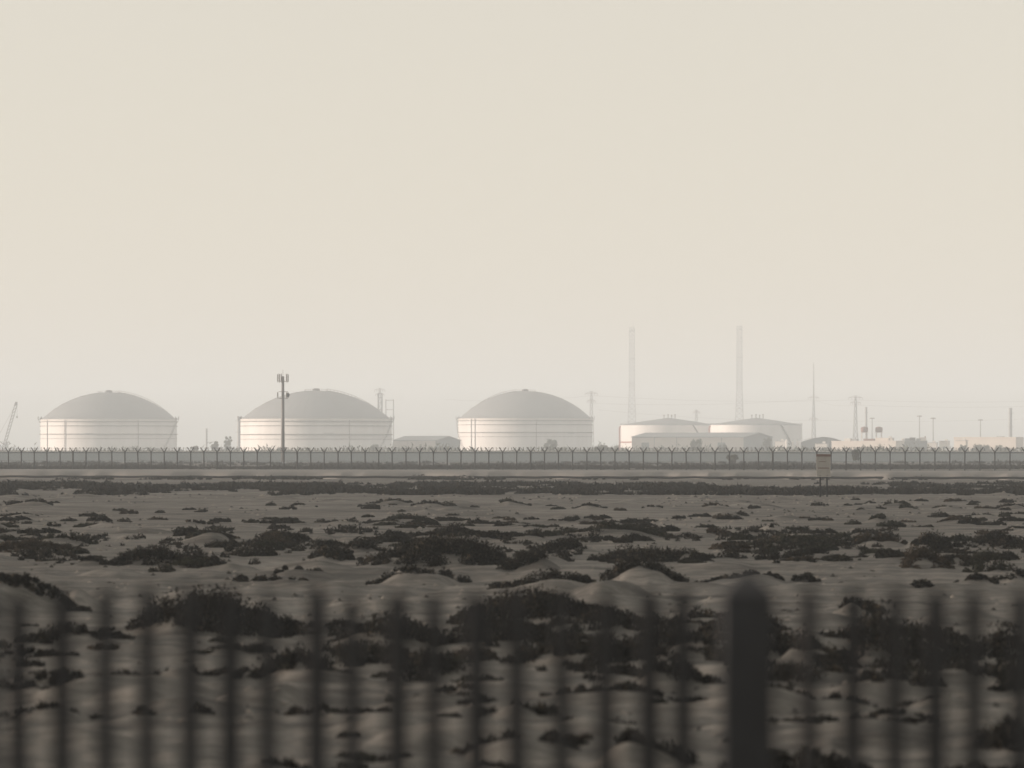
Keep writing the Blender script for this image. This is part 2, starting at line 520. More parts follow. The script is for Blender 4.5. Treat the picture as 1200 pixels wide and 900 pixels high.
for h, m in zip(hum, list(mounds)):
    if m[7] == 's': continue
    txt, nm = look[m[7]]
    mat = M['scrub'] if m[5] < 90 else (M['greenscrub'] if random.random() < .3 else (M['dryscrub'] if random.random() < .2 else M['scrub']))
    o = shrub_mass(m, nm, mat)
    if o is None: continue
    cx = (h[0] + h[1]) / 2
    lab = special.get((h[0], h[3])) or f'{txt} {band(h[3])}, {place(cx)}'
    shrubs.append((o, lab, cx))
ORD = 'first second third fourth fifth sixth seventh eighth ninth tenth eleventh twelfth thirteenth fourteenth fifteenth'.split()
def give_labels(items, cat, grp):
    byl = {}
    for o, lab, cx in items: byl.setdefault(lab, []).append((cx, o))
    for lab, L in byl.items():
        L.sort(key=lambda t: t[0])
        for i, (cx, o) in enumerate(L):
            n = len(L)
            pre = '' if n == 1 else ('left ' if i == 0 else 'right ') if n == 2 else ('leftmost ' if i == 0 else 'rightmost ' if i == n - 1 else ORD[i] + '-from-left ')
            tag(o, pre + lab, cat, grp)
give_labels(shrubs, 'shrub', 'desert shrubs on the sand hummocks')

# small round bushes scattered between, sharing a few meshes
def bush_mesh(i):
    n_t = 16
    a = rng.uniform(0, 2 * math.pi, n_t); r = np.sqrt(rng.random(n_t)) * .8
    X, Y = r * np.cos(a), r * np.sin(a) * .8
    hh = .55 * np.sqrt(1.05 - r * r) * rng.uniform(.6, 1.2, n_t)
    k = np.repeat(np.arange(n_t), 40)
    d = rng.normal(size=(len(k), 3)); d /= np.linalg.norm(d, axis=1)[:, None]
    rad = rng.random(len(k)) ** .45
    C = np.stack([X[k] + d[:, 0] * rad * .32, Y[k] + d[:, 1] * rad * .32, -.03 + np.abs(d[:, 2]) * rad * hh[k] * 1.1], 1)
    V, Fq = leaves(C, .14)
    return np_mesh('scattered_bush', V, Fq, [M['scrub'], M['greenscrub'], M['dryscrub']][i % 3 if i > 2 else 0])
bm = [bush_mesh(i) for i in range(8)]
bushes = []
def scatter(n, r0, r1, px0, px1, s0, s1, lab, grp, clump=.0):
    k = 0; t = 0
    while k < n and t < n * 60:
        t += 1
        px = random.uniform(px0, px1); row = random.uniform(r0, r1)
        g = float(fbm(np.array([px * .022]), np.array([row * .06]), N3, 3)[0])
        if g < clump: continue
        Y = YG(row); x = PX(px, Y)
        o = link('scattered_bush', bm[random.randrange(8)], None, (x, Y, float(height(np.array([x]), np.array([Y]))[0])))
        s = random.uniform(s0, s1)
        o.scale = (s * random.uniform(1.0, 1.9), s, s * random.uniform(.6, 1.1))
        o.rotation_euler = (0, 0, random.uniform(0, 6.28) * 0 + random.choice((0, math.pi)))
        bushes.append((o, f'{lab} {band(row)}, {place(px)}', px))
        k += 1
scatter(34, 586, 600, 0, 1200, .22, .42, 'tiny rounded bush', 'tiny bushes on the far pale flat', .1)
scatter(60, 603, 621, 0, 1200, .22, .45, 'small rounded bush', 'small bushes on the middle flat', .05)
scatter(75, 621, 646, 0, 1200, .25, .55, 'low rounded bush', 'bushes of the middle scrub band', .02)
scatter(36, 645, 664, 0, 1200, .18, .42, 'dark rounded bush', 'bushes at the scrub edge', .08)
scatter(30, 735, 800, 0, 1200, .12, .26, 'small rounded tuft', 'tufts between the near hummocks', .05)
scatter(16, 805, 890, 380, 1200, .07, .16, 'tiny dark tuft', 'tufts on the near bare sand', .05)

give_labels(bushes, 'bush', 'small bushes scattered over the sand')

# scrub that nobody could count
def scrub_field(name, label, n, yr, pxr, hr, size, mat, thr, fx, fy, nl=16):
    P = []
    X = rng.uniform(pxr[0], pxr[1], n * 8); Y = rng.uniform(yr[0], yr[1], n * 8)
    g = fbm(X * fx, Y * fy, N2, 4)
    keep = np.where(g > thr)[0][:n]
    px, Y, g = X[keep], Y[keep], g[keep]
    X = PX(px, Y)
    Z = height(X, Y)
    hh = rng.uniform(hr[0], hr[1], len(X)) * np.clip(.5 + (g - thr) * 2.2, .35, 1.4)
    k = np.repeat(np.arange(len(X)), nl)
    d = rng.normal(size=(len(k), 3)); d /= np.linalg.norm(d, axis=1)[:, None]
    rad = rng.random(len(k)) ** .45
    w_ = hh[k] * 1.3
    C = np.stack([X[k] + d[:, 0] * rad * w_, Y[k] + d[:, 1] * rad * w_, Z[k] - .03 + np.abs(d[:, 2]) * rad * hh[k]], 1)
    V, Fq = leaves(C, size)
    o = link(name, np_mesh(name, V, Fq, mat))
    tag(o, label, 'scrub', kind='stuff')
    return o
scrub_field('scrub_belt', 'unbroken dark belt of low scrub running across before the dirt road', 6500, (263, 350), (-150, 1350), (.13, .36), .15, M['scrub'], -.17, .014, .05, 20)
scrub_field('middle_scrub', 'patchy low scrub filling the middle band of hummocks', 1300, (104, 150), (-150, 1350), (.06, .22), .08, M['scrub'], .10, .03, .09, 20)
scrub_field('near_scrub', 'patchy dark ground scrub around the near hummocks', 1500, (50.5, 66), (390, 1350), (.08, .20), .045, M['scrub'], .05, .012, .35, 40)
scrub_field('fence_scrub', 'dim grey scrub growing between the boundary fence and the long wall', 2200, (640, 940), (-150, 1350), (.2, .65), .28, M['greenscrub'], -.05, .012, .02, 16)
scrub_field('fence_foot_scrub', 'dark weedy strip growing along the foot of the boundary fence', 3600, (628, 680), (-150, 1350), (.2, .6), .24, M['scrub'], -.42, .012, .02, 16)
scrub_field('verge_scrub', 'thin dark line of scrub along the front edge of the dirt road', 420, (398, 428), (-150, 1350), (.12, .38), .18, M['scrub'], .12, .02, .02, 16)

# grit and stones strewn over the sand
def stones():
    n = 4200
    Y = 42 + 225 * rng.random(n) ** 1.2
    px = rng.uniform(-150, 1350, n)
    g = fbm(px * .015, Y * .03, N1, 3)
    k = g > -.05
    Y, px = Y[k], px[k]
    X = PX(px, Y); Z = height(X, Y)
    r = rng.uniform(.03, .085, len(X)) * (.6 + Y / 190)
    base = np.array([(1, 0, 0), (.3, .95, 0), (-.8, .6, 0), (-.85, -.5, 0), (.25, -.95, 0), (.15, .1, .75)])
    fc = np.array([(0, 1, 5), (1, 2, 5), (2, 3, 5), (3, 4, 5), (4, 0, 5)])
    a = rng.uniform(0, 6.28, len(X))
    ca, sa = np.cos(a)[:, None], np.sin(a)[:, None]
    B = base[None] * rng.uniform(.6, 1.4, (len(X), 6, 3))
    V = np.stack([B[..., 0] * ca - B[..., 1] * sa, B[..., 0] * sa + B[..., 1] * ca, B[..., 2]], -1) * r[:, None, None] + np.stack([X, Y, Z - .005], -1)[:, None]
    Fq = (fc[None] + 6 * np.arange(len(X))[:, None, None]).reshape(-1, 3)
    for nm, sl_, mt, lab in (('dark_stones', slice(0, None, 2), 'stonedark', 'dark grit and clods strewn over the sand'), ('pale_stones', slice(1, None, 2), 'stonepale', 'pale stones and shell grit strewn over the sand')):
        v = V[sl_]
        f = (fc[None] + 6 * np.arange(len(v))[:, None, None]).reshape(-1, 3)
        tag(link(nm, np_mesh(nm, v.reshape(-1, 3), f, M[mt])), lab, 'stones', kind='stuff')
M['stonedark'] = material('dark_clod', (.03, .028, .025), .95, (.018, .017, .015), 3)
M['stonepale'] = material('pale_stone', (.20, .185, .165), .9, (.13, .12, .108), 3)
stones()

# ------------------------------------------------------------------ notice board
def notice_board():
    Y = YG(583)
    s = Y / FPX
    x = PX(965, Y)
    t = tag(empty('notice_board', (x, Y, 0)), 'faded beige notice board with dark red top on two posts before the fence', 'sign')
    z0, z1 = PZ(557, Y), PZ(532, Y)
    wd = 16.5 * s
    MB().box((0, 0, (z0 + z1) / 2), (wd, .05, z1 - z0)).build('board', M['board'], t)
    MB().box((0, -.012, z1 - 1.6 * s), (wd + .02, .06, 2.6 * s)).build('header_strip', M['header'], t)
    MB().box((0, -.03, PZ(548.5, Y)), (wd * .8, .02, .05)).build('printed_line', M['faded'], t)
    MB().box((-wd * .08, -.03, PZ(541, Y)), (wd * .5, .02, .03)).build('printed_line', M['faded'], t)
    MB().box((.02, 0, z0 - .06), (wd + .06, .07, .09)).build('bottom_rail', M['board'], t)
    for sx in (-3.8, 4.2):
        MB().box((sx * s, .05, (z0 + .3) / 2 - .3), (.10, .10, z0 + .9)).build('post', M['strainer'], t)
notice_board()

# ------------------------------------------------------------------ far boundary fence with Y arms
def boundary_fence():
    A = Vector((PX(0, 625), 625, 0)); B = Vector((PX(1200, 575), 575, 0))
    d = (B - A).normalized()
    L = (B - A).length
    step = L / 73.6
    rz = math.atan2(d.y, d.x)
    t = tag(empty('boundary_fence', (A.x, A.y, 0), rz), 'long chain-link security fence with Y-shaped arms and coiled wire', 'fence')
    off = .66 * step
    post = MB().tube((0, 0, -.2), (0, 0, 2.82), .105, .10, 8).mesh('post', M['galv'], True)
    spost = MB().tube((0, 0, -.2), (0, 0, 2.82), .14, .135, 8).mesh('post', M['strainer'], True)
    arms = [MB().tube((0, 0, 2.78), (sx * .56, -.02, 3.56), .08, .07, 6).mesh('arm', mt) for mt in (M['galv'], M['strainer']) for sx in (-1, 1)]
    brace = [MB().tube((0, -.03, 1.35), (sx * .85, -.03, 0), .045, .045, 6).mesh('brace', M['strainer']) for sx in (-1, 1)]
    strain = {5, 22, 39, 56, 74}
    for k in range(-9, 84):
        x = off + k * step
        st = k in strain
        p = link('post', spost if st else post, t, (x, 0, 0))
        p.rotation_euler = (random.uniform(-.012, .012), random.uniform(-.014, .014), 0)
        for j in range(2):
            a = link('arm', arms[j + (2 if st else 0)], p)
        if st:
            for b in brace: link('brace', b, p)
    x0, x1 = off - 9.5 * step, off + 83.5 * step
    # chain-link fabric: crossing wires
    m = MB()
    sp, hh = .34, 2.62
    x = x0
    while x < x1 - hh:
        m.tube((x, .07, .06), (x + hh, .07, .06 + hh), .0065, n=3, caps=False)
        m.tube((x + hh, .075, .06), (x, .075, .06 + hh), .0065, n=3, caps=False)
        x += sp
    f = m.build('chain_link_mesh', M['wire'], t); f['kind'] = 'stuff'
    for z in (.08, 1.4, 2.66, 2.74):
        MB().tube((x0, .07, z), (x1, .07, z), .016 if z < 2.7 else .03, n=4).build('tension_wire', M['wire'], t)
    for sx, z in ((-.22, 3.1), (.22, 3.1), (-.44, 3.45), (.44, 3.45)):
        MB().tube((x0, sx * .12, z), (x1, sx * .12, z), .010, n=3).build('barbed_strand', M['wire'], t)
    # coiled wire resting in the arms
    m = MB(); pts = []
    n = int((x1 - x0) / .055)
    for i in range(n):
        x = x0 + i * .055
        k = i * .055 / .62 * 2 * math.pi
        r = .34 + .06 * math.sin(i * .013) + .05 * math.sin(i * .041)
        pts.append((x + r * .55 * math.cos(k * 1.0), .18 * math.sin(k * .5), 3.18 + r * math.sin(k) + .05 * math.sin(i * .007)))
    m.path(pts, .022, 3)
    c = m.build('wire_coil', M['wire'], t)
boundary_fence()

# ------------------------------------------------------------------ long wall behind the fence
def long_wall():
    t = tag(empty('boundary_wall', (0, 1000, 0), R(-3)), 'long low grey concrete wall with pale coping before the tanks', 'wall')
    x = -240.0
    i = 0
    pw = 12.0
    panel = MB().box((0, 0, 1.32), (pw - .25, .25, 2.9)).mesh('wall_panel', M['wall'])
    pier = MB().box((0, 0, 1.36), (.35, .42, 2.95)).mesh('pier', M['wall'])
    cop = MB().box((0, 0, 0), (pw - .02, .5, .26)).mesh('coping', M['coping'])
    while x < 240:
        link('wall_panel', panel, t, (x, 0, random.uniform(-.03, .0)))
        link('coping', cop, t, (x, 0, 2.90))
        link('pier', pier, t, (x + pw / 2, 0, -.02))
        x += pw
long_wall()

# ------------------------------------------------------------------ domed storage tanks
def dome_z(r, Rr, zr, rise):
    Rs = (Rr * Rr + rise * rise) / (2 * rise)
    return zr + math.sqrt(max(Rs * Rs - r * r, 0)) - (Rs - rise)
def domed_tank(px, dpx, rim, top, Y, label, stair_side, pipes, plate):
    s = Y / FPX
    r = dpx / 2 * s
    Yc = Y
    zr, zt = PZ(rim, Y - r * .3), PZ(top, Y)
    t = tag(empty('domed_tank', (PX(px, Yc), Yc, 0)), label, 'storage tank', 'domed white storage tanks')
    MB().lathe([(r, -.5), (r, zr - 1.1)], 128).build('shell', M['tank'], t, smooth=True)
    MB().lathe([(r + .003, zr - 1.1), (r + .003, zr), (r - 1.0, zr + .02)], 128).build('rim_band', M['rim'], t)
    for zz, dd, hh in ((zr - 1.5, .9, .42), (zr - 4.2, .65, .34), (zr - 9.4, .75, .46), (zr - 12.2, .35, .20)):
        MB().lathe([(r - .1, zz - hh / 2), (r + dd, zz - hh / 2), (r + dd, zz + hh / 2), (r - .1, zz + hh / 2)], 128).build('wind_girder', M['girder'], t)
    rise = zt - zr
    prof = [((r - .6) * (1 - i / 22), dome_z((r - .6) * (1 - i / 22), r - .6, zr - .1, rise)) for i in range(23)]
    d = MB().lathe(prof, 128).build('dome_roof', M['dome'], t, smooth=True)
    rib = MB()
    for k in range(48):
        a = 2 * math.pi * k / 48
        pts = [(q * math.cos(a), q * math.sin(a), z + .03) for q, z in prof[1:21:3]]
        rib.path(pts, .09, 3)
    rib.build('roof_rib', M['dome'], d)['kind'] = 'stuff'
    MB().lathe([(2.2, zt - .4), (2.2, zt + .9), (1.2, zt + 1.2), (.01, zt + 1.3)], 20).build('roof_vent', M['steel'], d)
    # rail round the crown and the rim
    for rr, zb, nm in ((7.0, dome_z(7.0, r - .6, zr - .1, rise), 'crown_rail'), (r - .4, zr, 'rim_rail')):
        m = MB()
        n = 24 if rr < 10 else 110
        for k in range(n):
            a = 2 * math.pi * k / n
            a2 = 2 * math.pi * (k + 1) / n
            p = (rr * math.cos(a), rr * math.sin(a)); p2 = (rr * math.cos(a2), rr * math.sin(a2))
            m.tube((*p, zb), (*p, zb + 1.1), .05, n=4)
            m.tube((*p, zb + 1.1), (*p2, zb + 1.1), .04, n=4)
        m.build(nm, M['steel'], d)
    # walkway up the dome
    a = math.pi if stair_side < 0 else 0.0
    a += .35 * stair_side
    m = MB()
    ca, sa = math.cos(a), math.sin(a)
    for j in range(17):
        q0, q1 = (r - .8) * (1 - j * .05), (r - .8) * (1 - (j + 1) * .05)
        z0, z1 = dome_z(q0, r - .6, zr - .1, rise) + .25, dome_z(q1, r - .6, zr - .1, rise) + .25
        for w_ in (-.55, .55):
            a0 = (q0 * ca - w_ * sa, q0 * sa + w_ * ca); a1 = (q1 * ca - w_ * sa, q1 * sa + w_ * ca)
            m.tube((*a0, z0), (*a1, z1), .10, n=4)
            m.tube((*a0, z0 + 1.1), (*a1, z1 + 1.1), .06, n=4)
            m.tube((*a0, z0), (*a0, z0 + 1.1), .06, n=4)
        m.box(((q0 + q1) / 2 * ca, (q0 + q1) / 2 * sa, (z0 + z1) / 2), (.5, 1.1, .08), a)
    m.build('roof_walkway', M['steel'], d)
    # platforms at the rim
    for sd in (-1, 1):
        m = MB()
        cx = sd * (r + .5)
        m.box((cx, -2, zr - .1), (1.8, 4.0, .25))
        for yy in (-4, -2, 0):
            for xx in (cx - 1, cx + 1):
                m.tube((xx, yy, zr), (xx, yy, zr + 1.9), .09, n=4)
        for xx in (cx - 1, cx + 1): m.tube((xx, -4, zr + 1.2), (xx, 0, zr + 1.2), .07, n=4)
        m.tube((cx + sd * .9, -2, zr - .2), (sd * (r + .05), -2, zr - 2.6), .12, n=4)
        m.box((cx - sd * .3, -1, zr + .6), (.7, 1.2, 1.0))
        m.build('rim_platform', M['steel'], t)
    # spiral stair
    m = MB(); rail = []
    a0 = R(-38) if stair_side > 0 else R(-150)
    for k in range(60):
        q = k / 59
        aa = a0 + stair_side * R(30) * q * 1.0
        z = zr * q
        m.box(((r + .6) * math.cos(aa), (r + .6) * math.sin(aa), z), (1.0, .45, .08), aa)
        rail.append(((r + 1.1) * math.cos(aa), (r + 1.1) * math.sin(aa), z + 1.0))
    m.path(rail, .06, 4)
    m.path([(p[0], p[1], p[2] - 1.1) for p in rail], .10, 4)
    m.build('spiral_stair', M['girder'], t)
    for q in pipes:
        xx = q * r
        yy = -math.sqrt(r * r - xx * xx) - .45
        MB().tube((xx, yy, -.3), (xx, yy, zr - .4), .22, n=8).build('riser_pipe', M['pipe'], t, smooth=True)
    if plate is not None:
        # weathered name mark, worn beyond reading
        m = MB()
        base = math.asin(plate)
        for k in range(6):
            aa = base + (k - 2.5) * .022
            hgt = (.9, .6, .75, .5, .8, .6)[k]
            m.box(((r + .02) * math.sin(aa), -(r + .02) * math.cos(aa), zr * .60 + (.05 if k % 2 else -.1)), (.55, .05, hgt), aa)
        m.build('worn_mark', M['plate'], t)
    return t
domed_tank(127.5, 159, 491.5, 459.5, 2450, 'domed white tank standing nearest the crane boom, away from the phone mast', 1, (-.84, -.55, .52), -.18)
domed_tank(370.5, 177, 491, 457.5, 2330, 'widest domed white tank, right behind the phone mast', 1, (.48,), .22)
domed_tank(615.5, 157, 490.5, 458, 2590, 'domed white tank with twin riser pipes, closest to the flat-topped tanks', -1, (-.80, -.745, .16), .68)

# ------------------------------------------------------------------ flat-topped tanks
def cone_tank(px, dpx, rim, peak, Y, label, ring):
    s = Y / FPX
    r = dpx / 2 * s
    zr, zp = PZ(rim, Y), PZ(peak, Y)
    t = tag(empty('cone_roof_tank', (PX(px, Y), Y, 0)), label, 'storage tank', 'low cone-roofed tanks')
    MB().lathe([(r, -.5), (r, zr)], 112).build('shell', M['tank'], t, smooth=True)
    rf = MB().lathe([(r + .15, zr - .15), (r + .15, zr + .12), (r * .5, (zr + zp) / 2 + .3), (.02, zp)], 112).build('cone_roof', M['dome'], t, smooth=False)
    m = MB()
    for k in range(90):
        a = 2 * math.pi * k / 90; a2 = 2 * math.pi * (k + 1) / 90
        p = (r * math.cos(a), r * math.sin(a)); p2 = (r * math.cos(a2), r * math.sin(a2))
        m.tube((*p, zr), (*p, zr + 1.1), .05, n=4); m.tube((*p, zr + 1.1), (*p2, zr + 1.1), .04, n=4)
    m.build('rim_rail', M['steel'], rf)
    m = MB()
    for k, (x, y) in enumerate(((-3, 0), (0, 1), (2.5, -1), (5, 0))):
        m.tube((x, y, zp - .6), (x, y, zp + 1.6 + .4 * (k % 2)), .3, n=8)
        m.box((x, y, zp + 1.8 + .4 * (k % 2)), (1.1, 1.1, .5))
    m.build('roof_vent', M['steel'], rf)
    if ring:
        z = PZ(518.2, Y)
        MB().lathe([(r - .05, z - .45), (r + .3, z - .45), (r + .3, z + .45), (r - .05, z + .45)], 112).build('red_ring_main', M['redpipe'], t)
    # red standpipe at the sunlit edge
    x = -(r + .7)
    MB().path([(x, -4, 0), (x, -4, zr - 2.2), (x + .25, -4, zr - 1.2), (x + 1.2, -4, zr - .8)], .55, 8).build('standpipe', M['redpipe'], t)
    # stair and platform on the shaded side
    m = MB()
    for k in range(46):
        q = k / 45
        aa = R(-62) + R(26) * q
        m.box(((r + .6) * math.cos(aa), (r + .6) * math.sin(aa), zr * (1 - q)), (1.1, .6, .5), aa)
    m.build('spiral_stair', M['steel'], t)
    return t
cone_tank(783, 112, 498.3, 489.5, 2800, 'low cone-roofed tank with red ring main, partly behind the long beige shed', True)
cone_tank(886, 108, 498, 489.5, 2740, 'low cone-roofed tank with shaded stair, behind the gable end of the shed', False)

# ------------------------------------------------------------------ sheds
def shed(name, px0, px1, px2, eave, ridge, Y, label, ridge_in, doors):
    """long side from px0 to px1, gable end from px1 to px2"""
    s = Y / FPX
    x0, x1, x2 = PX(px0, Y), PX(px1, Y), PX(px2, Y)
    L = x1 - x0
    ang = R(24)
    Lw = L / math.cos(ang)
    D = (x2 - x1) / math.sin(ang) * 1.0
    D = min(D, 60)
    ze, zr = PZ(eave, Y), PZ(ridge, Y)
    # local frame: origin at the corner between long side and gable, long side runs towards -X
    t = tag(empty(name, (x1, Y, 0), -R(12)), label, 'building')
    ew = (x2 - x1) / math.cos(R(12)) * 2.0
    # gable end is splayed so that it faces half right
    e = Vector((math.cos(R(62)), math.sin(R(62)), 0)) * ((x2 - x1) / math.cos(R(50)))
    a0 = Vector((-Lw, 0, 0)); a1 = Vector((0, 0, 0))
    b0, b1 = a0 + e, a1 + e
    up = Vector((0, 0, ze)); mid0, mid1 = (a0 + b0) / 2 + Vector((0, 0, zr)), (a1 + b1) / 2 + Vector((0, 0, zr))
    n = max(3, int(L / 12))
    for k in range(n):
        p0 = a0 + (a1 - a0) * ((k + .012) / n); p1 = a0 + (a1 - a0) * ((k + .988) / n)
        th = Vector((0, .25, 0))
        v = [p0, p1, p1 + th, p0 + th, p0 + up, p1 + up, p1 + th + up, p0 + th + up]
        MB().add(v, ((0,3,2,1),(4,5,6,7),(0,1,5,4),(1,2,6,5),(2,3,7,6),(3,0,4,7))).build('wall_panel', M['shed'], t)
    for nm, q in (('gable_wall', (a1, b1, mid1)), ('gable_wall', (a0, b0, mid0))):
        inn = Vector((-.3, 0, 0)) if q[0] is a1 else Vector((.3, 0, 0))
        v = [q[0], q[1], q[1] + up, q[2], q[0] + up]
        v += [p + inn for p in v]
        MB().add(v, ((0,1,2,3,4), (9,8,7,6,5), (0,5,6,1), (1,6,7,2), (2,7,8,3), (3,8,9,4), (4,9,5,0))).build(nm, M['shedend'], t)  # gable shade is put into the bluish wall colour
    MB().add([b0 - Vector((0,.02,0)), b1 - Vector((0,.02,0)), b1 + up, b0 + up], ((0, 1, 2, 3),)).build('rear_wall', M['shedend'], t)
    o1, o2 = Vector((-.6, -.5, 0)), Vector((.6, -.5, 0))
    th = Vector((0, 0, .3))
    for p, q, r_, w_ in ((a0 + up + o1, a1 + up + o2, mid1 + Vector((.6, 0, 0)), mid0 + Vector((-.6, 0, 0))),
                         (mid0 + Vector((-.6, 0, 0)), mid1 + Vector((.6, 0, 0)), b1 + up + Vector((.6, .5, 0)), b0 + up + Vector((-.6, .5, 0)))):
        up2 = Vector((0, 0, .12))
        v = [p + up2, q + up2, r_ + up2, w_ + up2]
        v += [k + th for k in v]
        MB().add(v, ((0,3,2,1),(4,5,6,7),(0,1,5,4),(1,2,6,5),(2,3,7,6),(3,0,4,7))).build('roof', M['shedroof'], t)
    for k in doors:
        p = a0 + (a1 - a0) * k
        MB().box((p.x, p.y - .12, ze * .36), (4.5, .2, ze * .72)).build('roller_door', M['shedend'], t)
    return t
shed('long_shed', 750, 872, 908, 512.5, 507.5, 2300, 'long beige metal shed with grey roof standing before the cone-roofed tanks', .5, (.12, .8))
shed('low_shed', 464, 511, 539, 516.5, 511.5, 2350, 'low hip-ended shed between the widest domed tank and its neighbour', .5, ())

def arched_shed():
    Y = 2250
    x0, x1 = PX(939, Y), PX(989, Y)
    r = (x1 - x0) / 2
    zt, ze = PZ(512.5, Y), PZ(518, Y)
    t = tag(empty('arched_shed', ((x0 + x1) / 2, Y, 0)), 'blue-grey arched shed with rounded roof beside the notice board', 'building')
    pts = [(-r, -.3), (-r, ze)] + [(-r + 2 * r * i / 14, ze + (zt - ze) * math.sin(math.pi * i / 14)) for i in range(1, 14)] + [(r, ze), (r, -.3)]
    v = [(x, 0, z) for x, z in pts] + [(x, .3, z) for x, z in pts]
    n = len(pts)
    MB().add(v, (tuple(range(n)), tuple(range(2 * n - 1, n - 1, -1)))).build('end_wall', M['shedend'], t)
    v = []
    for y in (-.5, 30):
        v += [(x * 1.01, y, z + .25) for x, z in pts[1:-1]]
    k = n - 2
    MB().add(v, [(i, i + 1, k + i + 1, k + i) for i in range(k - 1)]).build('roof', M['shedroof'], t)
    for sx in (-1, 1): MB().box((sx * r, 15, ze / 2), (.3, 29, ze)).build('side_wall', M['shedend'], t)
    MB().box((-2, -.1, 1.9), (5, .15, 3.9)).build('door', M['darkopen'], t)
arched_shed()

def flat_block(name, px0, px1, top, Y, label, wins, extra, turn=-26):
    s = Y / FPX
    x0, x1 = PX(px0, Y), PX(px1, Y)
    zt = PZ(top, Y)
    W = x1 - x0
    t = tag(empty(name, ((x0 + x1) / 2, Y, 0), R(turn)), label, 'building')
    MB().box((0, 7, zt / 2 - .2), (W, 14, zt + .4)).build('wall', M['beige'], t)
    MB().box((0, -.02, zt + .35), (W + .3, .4, .7)).build('parapet', M['beige'], t)
    for sx in (-1, 1): MB().box((sx * (W / 2 - .1), 7.2, zt + .35), (.4, 13.9, .7)).build('parapet', M['beige'], t)
    for x, z, w_, h_ in wins:
        wn = MB().box((x * W, -.04, z * zt), (w_, .12, h_)).build('window', M['darkopen'], t)
        MB().box((x * W, -.12, z * zt - h_ / 2 - .1), (w_ + .3, .2, .16)).build('sill', M['beige'], wn)
    for x, w_, h_, mt in extra:
        MB().box((x * W, 4, zt + .2 + h_ / 2), (w_, 3, h_)).build('roof_unit', M[mt], t)
    return t
flat_block('control_building', 972, 1052, 518, 2200, 'beige sunlit control building under the red-brown water tanks', [(-.4 + .09 * k, .45, 1.5, 1.3) for k in range(9)], [(-.28, 3.5, 1.9, 'white'), (-.17, 3.2, 1.6, 'shedroof'), (.05, 6, 1.7, 'rust'), (.26, 8, 2.2, 'beige')])
flat_block('flat_roofed_block', 1116, 1192, 513.5, 2250, 'beige flat-roofed block at the far end beyond the lamp masts', [(-.30 + .1 * k, .30, 2.2, 2.2) for k in range(8)], [(.22, 4, .9, 'shedroof'), (-.3, 3, .6, 'beige')])

def low_annex():
    Y = 2300
    t = tag(empty('equipment_house', (PX(1070, Y), Y, 0)), 'grey low equipment house with cluttered roof between the beige blocks', 'building')
    zt = PZ(517, Y)
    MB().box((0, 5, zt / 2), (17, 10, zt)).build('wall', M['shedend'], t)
    MB().box((0, 4.8, zt + .15), (17.8, 11, .3)).build('roof', M['shedroof'], t)
    for x, w_, h_, mt in ((-5.5, 1.6, 1.3, 'white'), (-3, 2.6, 1.4, 'shedend'), (0, 3.4, 1.9, 'darkopen'), (3.4, 2.2, 1.4, 'shedend'), (6.4, 3.5, 2.0, 'beige')):
        MB().box((x, 3, zt + .3 + h_ / 2), (w_, 2.5, h_)).build('roof_unit', M[mt], t)
    MB().tube((7.6, 3, zt), (7.6, 3, zt + 3), .35, n=8).build('vent_stack', M['rust'], t)
low_annex()

def site_hut(px, wpx, top, Y, label, mt, turn):
    s = Y / FPX
    W, zt = wpx * s, PZ(top, Y)
    D = W * .55
    t = tag(empty('site_hut', (PX(px, Y), Y, 0), R(turn)), label, 'building', 'small pale buildings at the far end of the plant')
    MB().box((0, D / 2, zt / 2 - .1), (W, D, zt + .2)).build('wall', M[mt], t)
    MB().box((0, D / 2, zt + .12), (W + .8, D + .8, .24)).build('roof', M['shedroof'], t)
    MB().box((-W * .3, -.03, 1.1), (1.1, .1, 2.2)).build('door', M['darkopen'], t)
    for k in (.02, .28):
        MB().box((W * k, -.03, zt * .55), (1.6, .1, 1.2)).build('window', M['glass'], t)
    MB().box((W * .2, D * .5, zt + .75), (1.6, 1.4, 1.1)).build('roof_unit', M['white'], t)
for a in ((1091, 13, 519, 2350, 'small white hut just beside the grey equipment house', 'white', -20), (1106, 11, 517, 2500, 'small pale hut between the lamp masts and the flat-roofed block', 'beige', -24),
          (1040, 12, 513.5, 2500, 'pale hut rising behind the control building roof', 'beige', -22), (962, 14, 520, 2150, 'low white hut in front of the arched shed', 'white', -18),
          (1198, 14, 516, 2400, 'pale hut past the far end of the flat-roofed block', 'white', -20), (1126, 12, 516.5, 2150, 'pale annex at the near corner of the flat-roofed block', 'beige', -28), (914, 12, 517, 2400, 'pale hut beside the gable end of the long shed', 'white', -20)):
    site_hut(*a)

def water_tank(px, label):
    Y = 2300
    s = Y / FPX
    t = tag(empty('water_tank', (PX(px, Y), Y, 0)), label, 'water tank', 'red-brown water tanks on stands')
    z0, z1 = PZ(506.5, Y), PZ(500.5, Y)
    r = 4.2 * s
    MB().lathe([(.02, z0), (r * .8, z0), (r, z0 + .5), (r, z1 - .4), (r * .7, z1), (.02, z1 + .3)], 24).build('tank_body', M['rust'], t, smooth=False)
    MB().box((0, 0, z0 - .15), (2 * r + .8, 2 * r + .8, .25)).build('platform', M['beige'], t)
    for sx in (-1, 1):
        for sy in (-1, 1):
            MB().tube((sx * r * .8, sy * r * .8, 0), (sx * r * .7, sy * r * .7, z0 - .2), .16, n=6).build('leg', M['beige'], t)
water_tank(1013, 'red-brown water tank on a tall stand, the one nearer the arched shed')
water_tank(1030, 'red-brown water tank on a tall stand, the one nearer the lamp masts')

